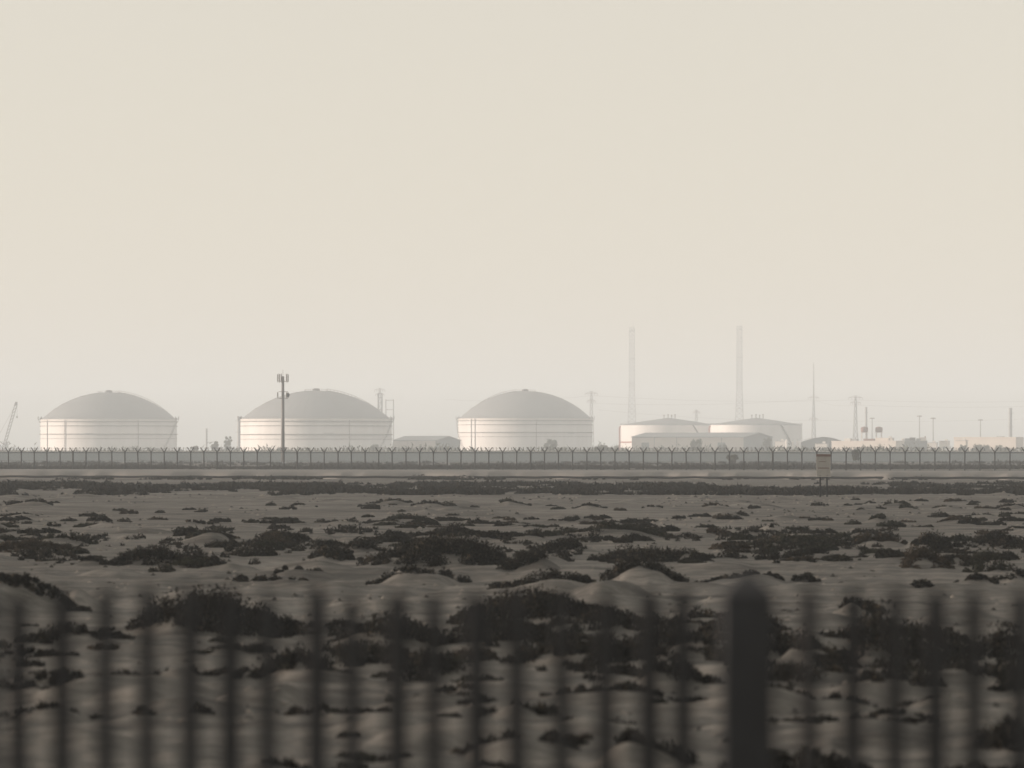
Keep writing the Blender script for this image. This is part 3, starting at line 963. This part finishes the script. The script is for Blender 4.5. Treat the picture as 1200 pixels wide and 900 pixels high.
def vessel(px, top, wpx, label):
    Y = 2250
    s = Y / FPX
    t = tag(empty('upright_vessel', (PX(px, Y), Y, 0)), label, 'vessel', 'small white upright vessels')
    zt = PZ(top, Y); r = wpx * s / 2
    MB().lathe([(r, 0), (r, zt - r * .6), (r * .75, zt - r * .2), (.02, zt)], 16).build('vessel_body', M['white'], t, smooth=True)
    MB().lathe([(r + .1, .2), (r + .1, .6)], 16).build('skirt', M['steel'], t)
    MB().tube((0, 0, zt - .1), (0, 0, zt + .8), .12, n=6).build('nozzle', M['steel'], t)
vessel(922, 515, 3.2, 'small white upright vessel nearest the long shed')
vessel(929, 516.5, 2.6, 'small white upright vessel standing in the middle of three')
vessel(934.5, 516, 2.6, 'small white upright vessel nearest the arched shed')

# ------------------------------------------------------------------ masts and towers
def phone_mast():
    Y = 880
    s = Y / FPX
    t = tag(empty('phone_mast', (PX(331.5, Y), Y, 0)), 'grey monopole phone mast with antenna headframe before the widest tank', 'mast')
    zt = PZ(438, Y)
    MB().tube((0, 0, -.3), (0, 0, zt - .6), .44, .30, 14).build('pole', M['mastgrey'], t, smooth=True)
    MB().lathe([(.7, -.3), (.7, .3), (.5, .4)], 14).build('base_plinth', M['wall'], t)
    for zc in (PZ(447, Y), PZ(459, Y), PZ(467, Y)):
        m = MB()
        for k in range(3):
            a = R(90 + 120 * k + 15); b = R(90 + 120 * (k + 1) + 15)
            p, q = (1.15 * math.cos(a), 1.15 * math.sin(a), zc), (1.15 * math.cos(b), 1.15 * math.sin(b), zc)
            m.tube(p, q, .05, n=5); m.tube((0, 0, zc), p, .05, n=5)
        m.build('headframe', M['steel'], t)
    for zc, hh, n, sk in ((PZ(443, Y), 1.7, 6, (1,)), (PZ(463, Y), 1.2, 6, (1, 2, 4))):
        for k in range(n):
            if k in sk: continue
            a = R(60 * k + 15)
            p = MB().box((1.25 * math.cos(a), 1.25 * math.sin(a), zc), (.13, .24, hh), a).build('panel_antenna', M['mastgrey'], t)
            MB().tube((1.12 * math.cos(a), 1.12 * math.sin(a), zc - hh / 2 - .3), (1.12 * math.cos(a), 1.12 * math.sin(a), zc + hh / 2 + .2), .04, n=5).build('mount_pipe', M['steel'], p)
    z = PZ(463, Y)
    MB().tube((.95, -.45, z), (1.2, -.75, z), .12, .5, 14).build('dish', M['steel'], t)
    MB().tube((0, 0, zt - .8), (0, 0, zt + .9), .035, n=5).build('lightning_rod', M['steel'], t)
M['mastgrey'] = material('mast_grey_paint', (.19, .19, .20), .6, (.15, .15, .155), .5)
phone_mast()

def lattice(t, w0, w1, z0, z1, n, r, mt='steel', name='bracing'):
    """four legs and the bracing between them"""
    for sx, sy in ((-1, -1), (1, -1), (1, 1), (-1, 1)):
        MB().tube((sx * w0, sy * w0, z0), (sx * w1, sy * w1, z1), r * 1.5, r * 1.2, 5).build('leg', M[mt], t)
    m = MB()
    # panels get shorter towards the top
    for k in range(n):
        q0, q1 = k / n, (k + 1) / n
        a, b = w0 + (w1 - w0) * q0, w0 + (w1 - w0) * q1
        za, zb = z0 + (z1 - z0) * q0, z0 + (z1 - z0) * q1
        c = ((-1, -1), (1, -1), (1, 1), (-1, 1))
        for i in range(4):
            p, q = c[i], c[(i + 1) % 4]
            m.tube((p[0] * a, p[1] * a, za), (q[0] * b, q[1] * b, zb), r, n=4, caps=False)
            m.tube((q[0] * a, q[1] * a, za), (p[0] * b, p[1] * b, zb), r, n=4, caps=False)
            m.tube((p[0] * b, p[1] * b, zb), (q[0] * b, q[1] * b, zb), r, n=4, caps=False)
    m.build(name, M[mt], t)

def tall_tower(px, top, label):
    Y = 3900
    t = tag(empty('lattice_tower', (PX(px, Y), Y, 0)), label, 'tower', 'tall faint lattice towers')
    zt = PZ(top, Y)
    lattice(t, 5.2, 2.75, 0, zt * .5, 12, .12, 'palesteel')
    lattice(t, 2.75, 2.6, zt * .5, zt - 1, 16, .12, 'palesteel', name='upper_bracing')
    for q in (.35, .55, .75, .97):
        MB().box((0, 0, zt * q), (6.6, 6.6, .25)).build('platform', M['palesteel'], t)
    MB().tube((1.5, 0, zt - 1), (1.5, 0, zt + 3), .12, n=5).build('lightning_rod', M['steel'], t)
tall_tower(740.5, 383, 'tall faint lattice tower rising above the red-piped cone-roofed tank')
tall_tower(866.5, 381, 'tall faint lattice tower rising above the tank with shaded stair')

def pylon(px, top, Y, label, arms, mast=None, w=2.2):
    t = tag(empty('power_pylon', (PX(px, Y), Y, 0)), label, 'pylon', 'power pylons in the haze')
    s = Y / FPX
    zt = PZ(top, Y)
    body = zt if mast is None else PZ(mast, Y)
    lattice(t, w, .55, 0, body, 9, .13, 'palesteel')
    if mast is not None: MB().tube((0, 0, body - .5), (0, 0, zt), .62, .30, 8).build('spire', M['palesteel'], t)
    for row, half in arms:
        z = PZ(row, Y); h = half * s
        m = MB()
        for sy in (-.4, .4):
            m.tube((-h, 0, z), (0, sy, z + .25), .14, n=4); m.tube((h, 0, z), (0, sy, z + .25), .14, n=4)
        m.tube((-h, 0, z), (0, 0, z + 1.6), .12, n=4); m.tube((h, 0, z), (0, 0, z + 1.6), .12, n=4)
        a = m.build('cross_arm', M['palesteel'], t)
        for sx in (-1, -.55, .55, 1):
            MB().tube((sx * h, 0, z), (sx * h, 0, z - 1.6), .14, n=6).build('insulator', M['palesteel'], a)
    return t
pylon(953.5, 425, 3200, 'slim pylon with tall spire above the arched shed', [(466, 6), (491, 5)], 470)
pylon(1002.5, 464, 3000, 'T-topped pylon behind the control building', [(466, 8), (472, 6)])
pylon(693, 459, 3000, 'faint T-topped pylon beside the shaded domed tank', [(461, 7), (470, 5)])
pylon(816, 480, 3300, 'small faint pylon between the two cone-roofed tanks', [(483, 4)])
pylon(445, 455, 3100, 'faint broad-headed pylon just behind the widest domed tank', [(457, 6), (462, 5)], w=3.2)

def power_cable(rows, label):
    P = []
    for (px0, r0, Y0), (px1, r1, Y1) in zip(rows[:-1], rows[1:]):
        a = Vector((PX(px0, Y0), Y0, PZ(r0, Y0))); b = Vector((PX(px1, Y1), Y1, PZ(r1, Y1)))
        for i in range(24):
            q = i / 24
            p = a.lerp(b, q); p.z -= 2.6 * 4 * q * (1 - q)
            P.append(p)
    P.append(b)
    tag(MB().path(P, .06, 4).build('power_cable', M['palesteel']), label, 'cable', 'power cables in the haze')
power_cable([(520, 468, 3000), (693, 463.5, 3000), (1002.5, 468.5, 3000), (1300, 466, 3000)], 'faint upper power cable strung between the T-topped pylons')
power_cable([(693, 472.5, 3000), (953.5, 468, 3200), (1002.5, 474.5, 3000), (1300, 472, 3000)], 'faint lower power cable meeting the spired pylon')
power_cable([(700, 480, 3200), (953.5, 492.5, 3200), (1300, 486, 2900)], 'lowest faint power cable above the flat tanks')

def lamp_mast(px, top, Y, label):
    t = tag(empty('lamp_mast', (PX(px, Y), Y, 0)), label, 'lamp mast', 'floodlight masts')
    zt = PZ(top, Y)
    MB().tube((0, 0, 0), (0, 0, zt - .5), .42, .26, 8).build('pole', M['palesteel'], t)
    MB().lathe([(.2, zt - .7), (1.5, zt - .6), (1.5, zt - .35), (.2, zt - .25)], 14).build('lamp_ring', M['palesteel'], t)
    for k in range(6):
        a = R(60 * k)
        MB().box((1.45 * math.cos(a), 1.45 * math.sin(a), zt - .75), (.5, .6, .5), a).build('floodlight', M['palesteel'], t)
lamp_mast(1077.5, 486.5, 2550, 'floodlight mast nearer the control building, of the close pair')
lamp_mast(1093.5, 489, 2500, 'floodlight mast nearer the flat-roofed block, of the close pair')
lamp_mast(1149, 491, 2600, 'lone floodlight mast rising behind the beige flat-roofed block')
lamp_mast(1022, 489, 2550, 'floodlight mast between the two red-brown water tanks')

def stack(px, top, wpx, Y, label, name='flue_stack', foot=None):
    t = tag(empty(name, (PX(px, Y), Y, 0)), label, 'chimney')
    s = Y / FPX; zt = PZ(top, Y); r = wpx * s / 2
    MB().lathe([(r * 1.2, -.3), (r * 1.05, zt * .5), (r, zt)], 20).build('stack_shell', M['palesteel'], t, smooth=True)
    MB().lathe([(r * .9, zt), (r * 1.15, zt), (r * 1.15, zt + .6), (r * .8, zt + .6)], 20).build('cap_ring', M['palesteel'], t)
    for q in (.6, .9):
        MB().lathe([(r, zt * q), (r * 1.8, zt * q), (r * 1.8, zt * q + .3), (r, zt * q + .3)], 20).build('gallery', M['palesteel'], t)
    if foot:
        MB().box((-1.2 * foot, 0, 5.5), (foot * 3.6, 8, 11)).build('stack_house', M['shedend'], t)
stack(1015, 478, 2.6, 3100, 'faint slim chimney rising beside the T-topped pylon')
stack(1184, 479, 4.2, 3100, 'faint thick chimney on a stepped base behind the flat-roofed block', foot=4)
stack(280.5, 489, 5.0, 2900, 'faint wide column standing just beside the widest domed tank')
stack(242, 503, 2.2, 3000, 'faint short stack in the gap between two domed tanks')

def frame_tower():
    Y = 2900
    t = tag(empty('pipe_rack_tower', (PX(457, Y), Y, 0)), 'faint open steel frame tower at the shaded edge of the widest tank', 'tower')
    s = Y / FPX
    for px in (-5, 4):
        MB().box((px * s, 0, PZ(468, Y) / 2), (.4, .4, PZ(468, Y))).build('column', M['palesteel'], t)
        MB().box((px * s, 8, PZ(468, Y) / 2), (.4, .4, PZ(468, Y))).build('column', M['palesteel'], t)
    for dx in (-14, -9.5):
        for y in (0, 8):
            MB().box((dx * s, y, PZ(461, Y) / 2), (.6, .6, PZ(461, Y))).build('column', M['palesteel'], t)
    for row in (461.5, 466, 472, 480, 488):
        MB().box((-11.75 * s, 4, PZ(row, Y)), (5.6 * s, 9, .6)).build('deck', M['palesteel'], t)
    for row in (469, 480, 491, 502, 514):
        MB().box((-.5 * s, 4, PZ(row, Y)), (9.6 * s, 8.6, .3)).build('deck', M['palesteel'], t)
frame_tower()

def crane():
    Y = 2750
    s = Y / FPX
    t = tag(empty('crawler_crane', (PX(3, Y), Y, 0)), 'faint crane with slanting lattice boom at the picture edge by a domed tank', 'crane')
    z0, z1 = 2.4, PZ(473, Y)
    dx = 16 * s
    m = MB()
    n = 14
    for k in range(n):
        a, b = k / n, (k + 1) / n
        w_ = .9
        for sy in (-w_, w_):
            for sz in (-w_, w_):
                m.tube((dx * a - sz * .8, sy, z0 + (z1 - z0) * a + sz * .5), (dx * b - sz * .8, sy, z0 + (z1 - z0) * b + sz * .5), .16, n=4)
            m.tube((dx * a - w_ * .8, sy, z0 + (z1 - z0) * a + w_ * .5), (dx * b + w_ * .8, sy, z0 + (z1 - z0) * b - w_ * .5), .12, n=4)
    m.build('boom', M['steel'], t)
    MB().box((dx, 0, z1), (1.6, 1.8, 2.4)).build('boom_head', M['steel'], t)
    MB().tube((dx + .6, 0, z1 - 1), (dx + .6, 0, z1 - 9), .09, n=4).build('hoist_rope', M['steel'], t)
    MB().box((dx + .6, 0, z1 - 9.6), (.9, .7, 1.5)).build('hook_block', M['steel'], t)
    MB().box((-2.0, 0, 2.6), (7, 3.6, 2.6)).build('cab_body', M['rust'], t)
    for sy in (-2.2, 2.2): MB().box((-1.0, sy, .6), (7.5, 1.0, 1.2)).build('track', M['steel'], t)
    MB().tube((-4, 0, 4), (-5.5, 0, 9), .18, n=5).build('gantry', M['steel'], t)
    MB().tube((-5.5, 0, 9), (dx, 0, z1), .08, n=4).build('pendant_rope', M['steel'], t)
crane()

# ------------------------------------------------------------------ hazy trees by the tanks
def tree(px, Y, hpx, wpx, label, bare=False):
    s = Y / FPX
    h, wd = hpx * s, wpx * s
    t = tag(empty('hazy_tree', (PX(px, Y), Y, 0)), label, 'tree', 'trees about the tank farm')
    m = MB()
    m.tube((0, 0, -.2), (0, 0, h * .4), wd * .035, wd * .025, 6)
    ends = []
    for k in range(7):
        a = 2 * math.pi * k / 7 + random.random()
        p = (wd * .28 * math.cos(a), wd * .28 * math.sin(a), h * random.uniform(.55, .8))
        m.tube((0, 0, h * random.uniform(.25, .4)), p, wd * .02, wd * .008, 5)
        ends.append(p)
    m.build('trunk', M['twig'], t)
    n_c = 26
    C0 = []
    for k in range(n_c):
        a = random.uniform(0, 6.283); r = math.sqrt(random.random()) * .5; z = random.uniform(.32, .95)
        rr = r * math.sin(math.pi * min(max((z - .15) / .95, 0), 1)) ** .6
        C0.append((wd * rr * math.cos(a), wd * rr * math.sin(a), h * z))
    C0 = np.array(C0 + ends)
    k = np.repeat(np.arange(len(C0)), 55)
    d = rng.normal(size=(len(k), 3)); d /= np.linalg.norm(d, axis=1)[:, None]
    C = C0[k] + d * (rng.random(len(k)) ** .5)[:, None] * wd * .13
    V, Fq = leaves(C, .34 if not bare else .22)
    link('crown', np_mesh('crown', V, Fq, M['tree']), t)
for a in ((267, 1850, 23, 10, 'hazy tree in the gap before the widest domed tank, taller of the two'), (252, 1800, 17, 9, 'shorter hazy tree in the gap between two domed tanks'), (646, 1700, 20, 16, 'hazy round tree at the foot of the shaded tank side'),
          (816, 1600, 21, 18, 'hazy bushy tree before the long beige shed wall'), (846, 1650, 14, 12, 'lower hazy tree before the end of the long shed'), (899, 1750, 22, 12, 'dark hazy tree at the gable end of the long shed'),
          (706, 1500, 13, 20, 'wide low hazy tree between the domed tank and the red-piped tank'), (440, 1750, 13, 14, 'hazy low tree at the shaded foot of the widest tank'), (228, 1700, 12, 9, 'small hazy tree just past the first domed tank'),
          (1128, 1650, 14, 10, 'hazy tree before the near corner of the flat-roofed block'), (1150, 1650, 13, 22, 'wide dark tree before the flat-roofed block'), (1172, 1640, 12, 18, 'dark tree before the far end of the flat-roofed block'),
          (1003, 930, 15, 8, 'dark small tree just behind the fence near the notice board'), (858, 920, 9, 12, 'dark bush-like tree behind the fence before the long shed')):
    tree(a[0], a[1] * (1.2 if a[1] > 1000 else 1), *a[2:])
scrub_field('far_tree_line', 'pale hazy line of trees along the horizon behind the wall', 900, (1600, 2100), (-150, 1350), (1.8, 5.0), .9, M['tree'], -.08, .014, .004, 26)
scrub_field('distant_tree_line', 'faintest strip of trees on the horizon behind the tanks', 500, (3000, 3800), (-150, 1350), (4, 9.5), 1.8, M['tree'], -.2, .014, .004, 20)

# ------------------------------------------------------------------ near railings, out of focus
def near_railings():
    Y = 10.0
    s = Y / FPX
    t = tag(empty('near_railings', (0, Y, 0)), 'dark steel pale fence close to the camera, blurred, with one broad post', 'fence')
    ztop = PZ(684, Y)
    w_ = 23.5 * s
    def pale(wd, th):
        m = MB()
        z1 = ztop
        prof = [(-wd / 2, 0), (-wd / 4, -th), (0, -th * .35), (wd / 4, -th), (wd / 2, 0), (wd / 4, -th + .005), (0, -th * .35 + .006), (-wd / 4, -th + .005)]
        v = [(x, y, .06) for x, y in prof] + [(x, y, z1 - .05) for x, y in prof]
        n = len(prof)
        f = [(i, (i + 1) % n, n + (i + 1) % n, n + i) for i in range(n)] + [tuple(range(n))[::-1]]
        m.add(v, f)
        m.add([(-wd / 2, -.001, z1 - .05), (wd / 2, -.001, z1 - .05), (0, -.012, z1), (-wd / 2, .007, z1 - .05), (wd / 2, .007, z1 - .05), (0, -.006, z1)], ((0, 1, 2), (5, 4, 3), (0, 2, 5, 3), (1, 4, 5, 2), (0, 3, 4, 1)))
        return m.mesh('pale', M['nearsteel'])
    var = [pale(w_, .028), pale(w_ * .92, .03), pale(w_ * 1.12, .028)]
    px = 25 - 48.7 * 12
    while px < 1200 + 48.7 * 12:
        if abs(px - 882) > 38:
            o = link('pale', var[random.randrange(3)], t, (PX(px, Y), 0, random.uniform(-.012, .012)))
            o.rotation_euler = (0, random.uniform(-.005, .005), random.uniform(-.1, .1))
        px += 48.7
    xa, xb = PX(25 - 48.7 * 12, Y), PX(1200 + 48.7 * 12, Y)
    for z in (.45, 2.02):
        MB().box(((xa + xb) / 2, .035, z), (xb - xa, .045, .05)).build('rail', M['nearsteel'], t)
    zp = PZ(676, Y)
    for x in (PX(880, Y), PX(880, Y) - 2.05, PX(880, Y) + 2.05):
        p = MB().box((x, .15, zp / 2 - .1), (60 * s, 60 * s, zp + .1)).build('post', M['nearsteel'], t)
        MB().add([(x - 31 * s, .07, zp - .05), (x + 31 * s, .07, zp - .05), (x + 31 * s, .23, zp - .05), (x - 31 * s, .23, zp - .05), (x, .15, zp + .02)], ((0, 1, 4), (1, 2, 4), (2, 3, 4), (3, 0, 4), (3, 2, 1, 0))).build('post_cap', M['nearsteel'], p)
near_railings()

# ------------------------------------------------------------------ the dusty air
hz = MB().box((0, 3850, 66.5), (15000, 8300, 137)).build('haze', None)
hm = bpy.data.materials.new('haze_air')
hm.use_nodes = True
hn = hm.node_tree
hn.nodes.clear()
ho = hn.nodes.new('ShaderNodeOutputMaterial')
hv = hn.nodes.new('ShaderNodeVolumePrincipled')
hv.inputs['Density'].default_value = 0.00030
hv.inputs['Color'].default_value = (.83, .925, 1.0, 1)
hn.links.new(hv.outputs[0], ho.inputs['Volume'])
hz.data.materials.clear()
hz.data.materials.append(hm)
tag(hz, 'thin dusty haze lying over the whole plain', 'haze', kind='stuff')
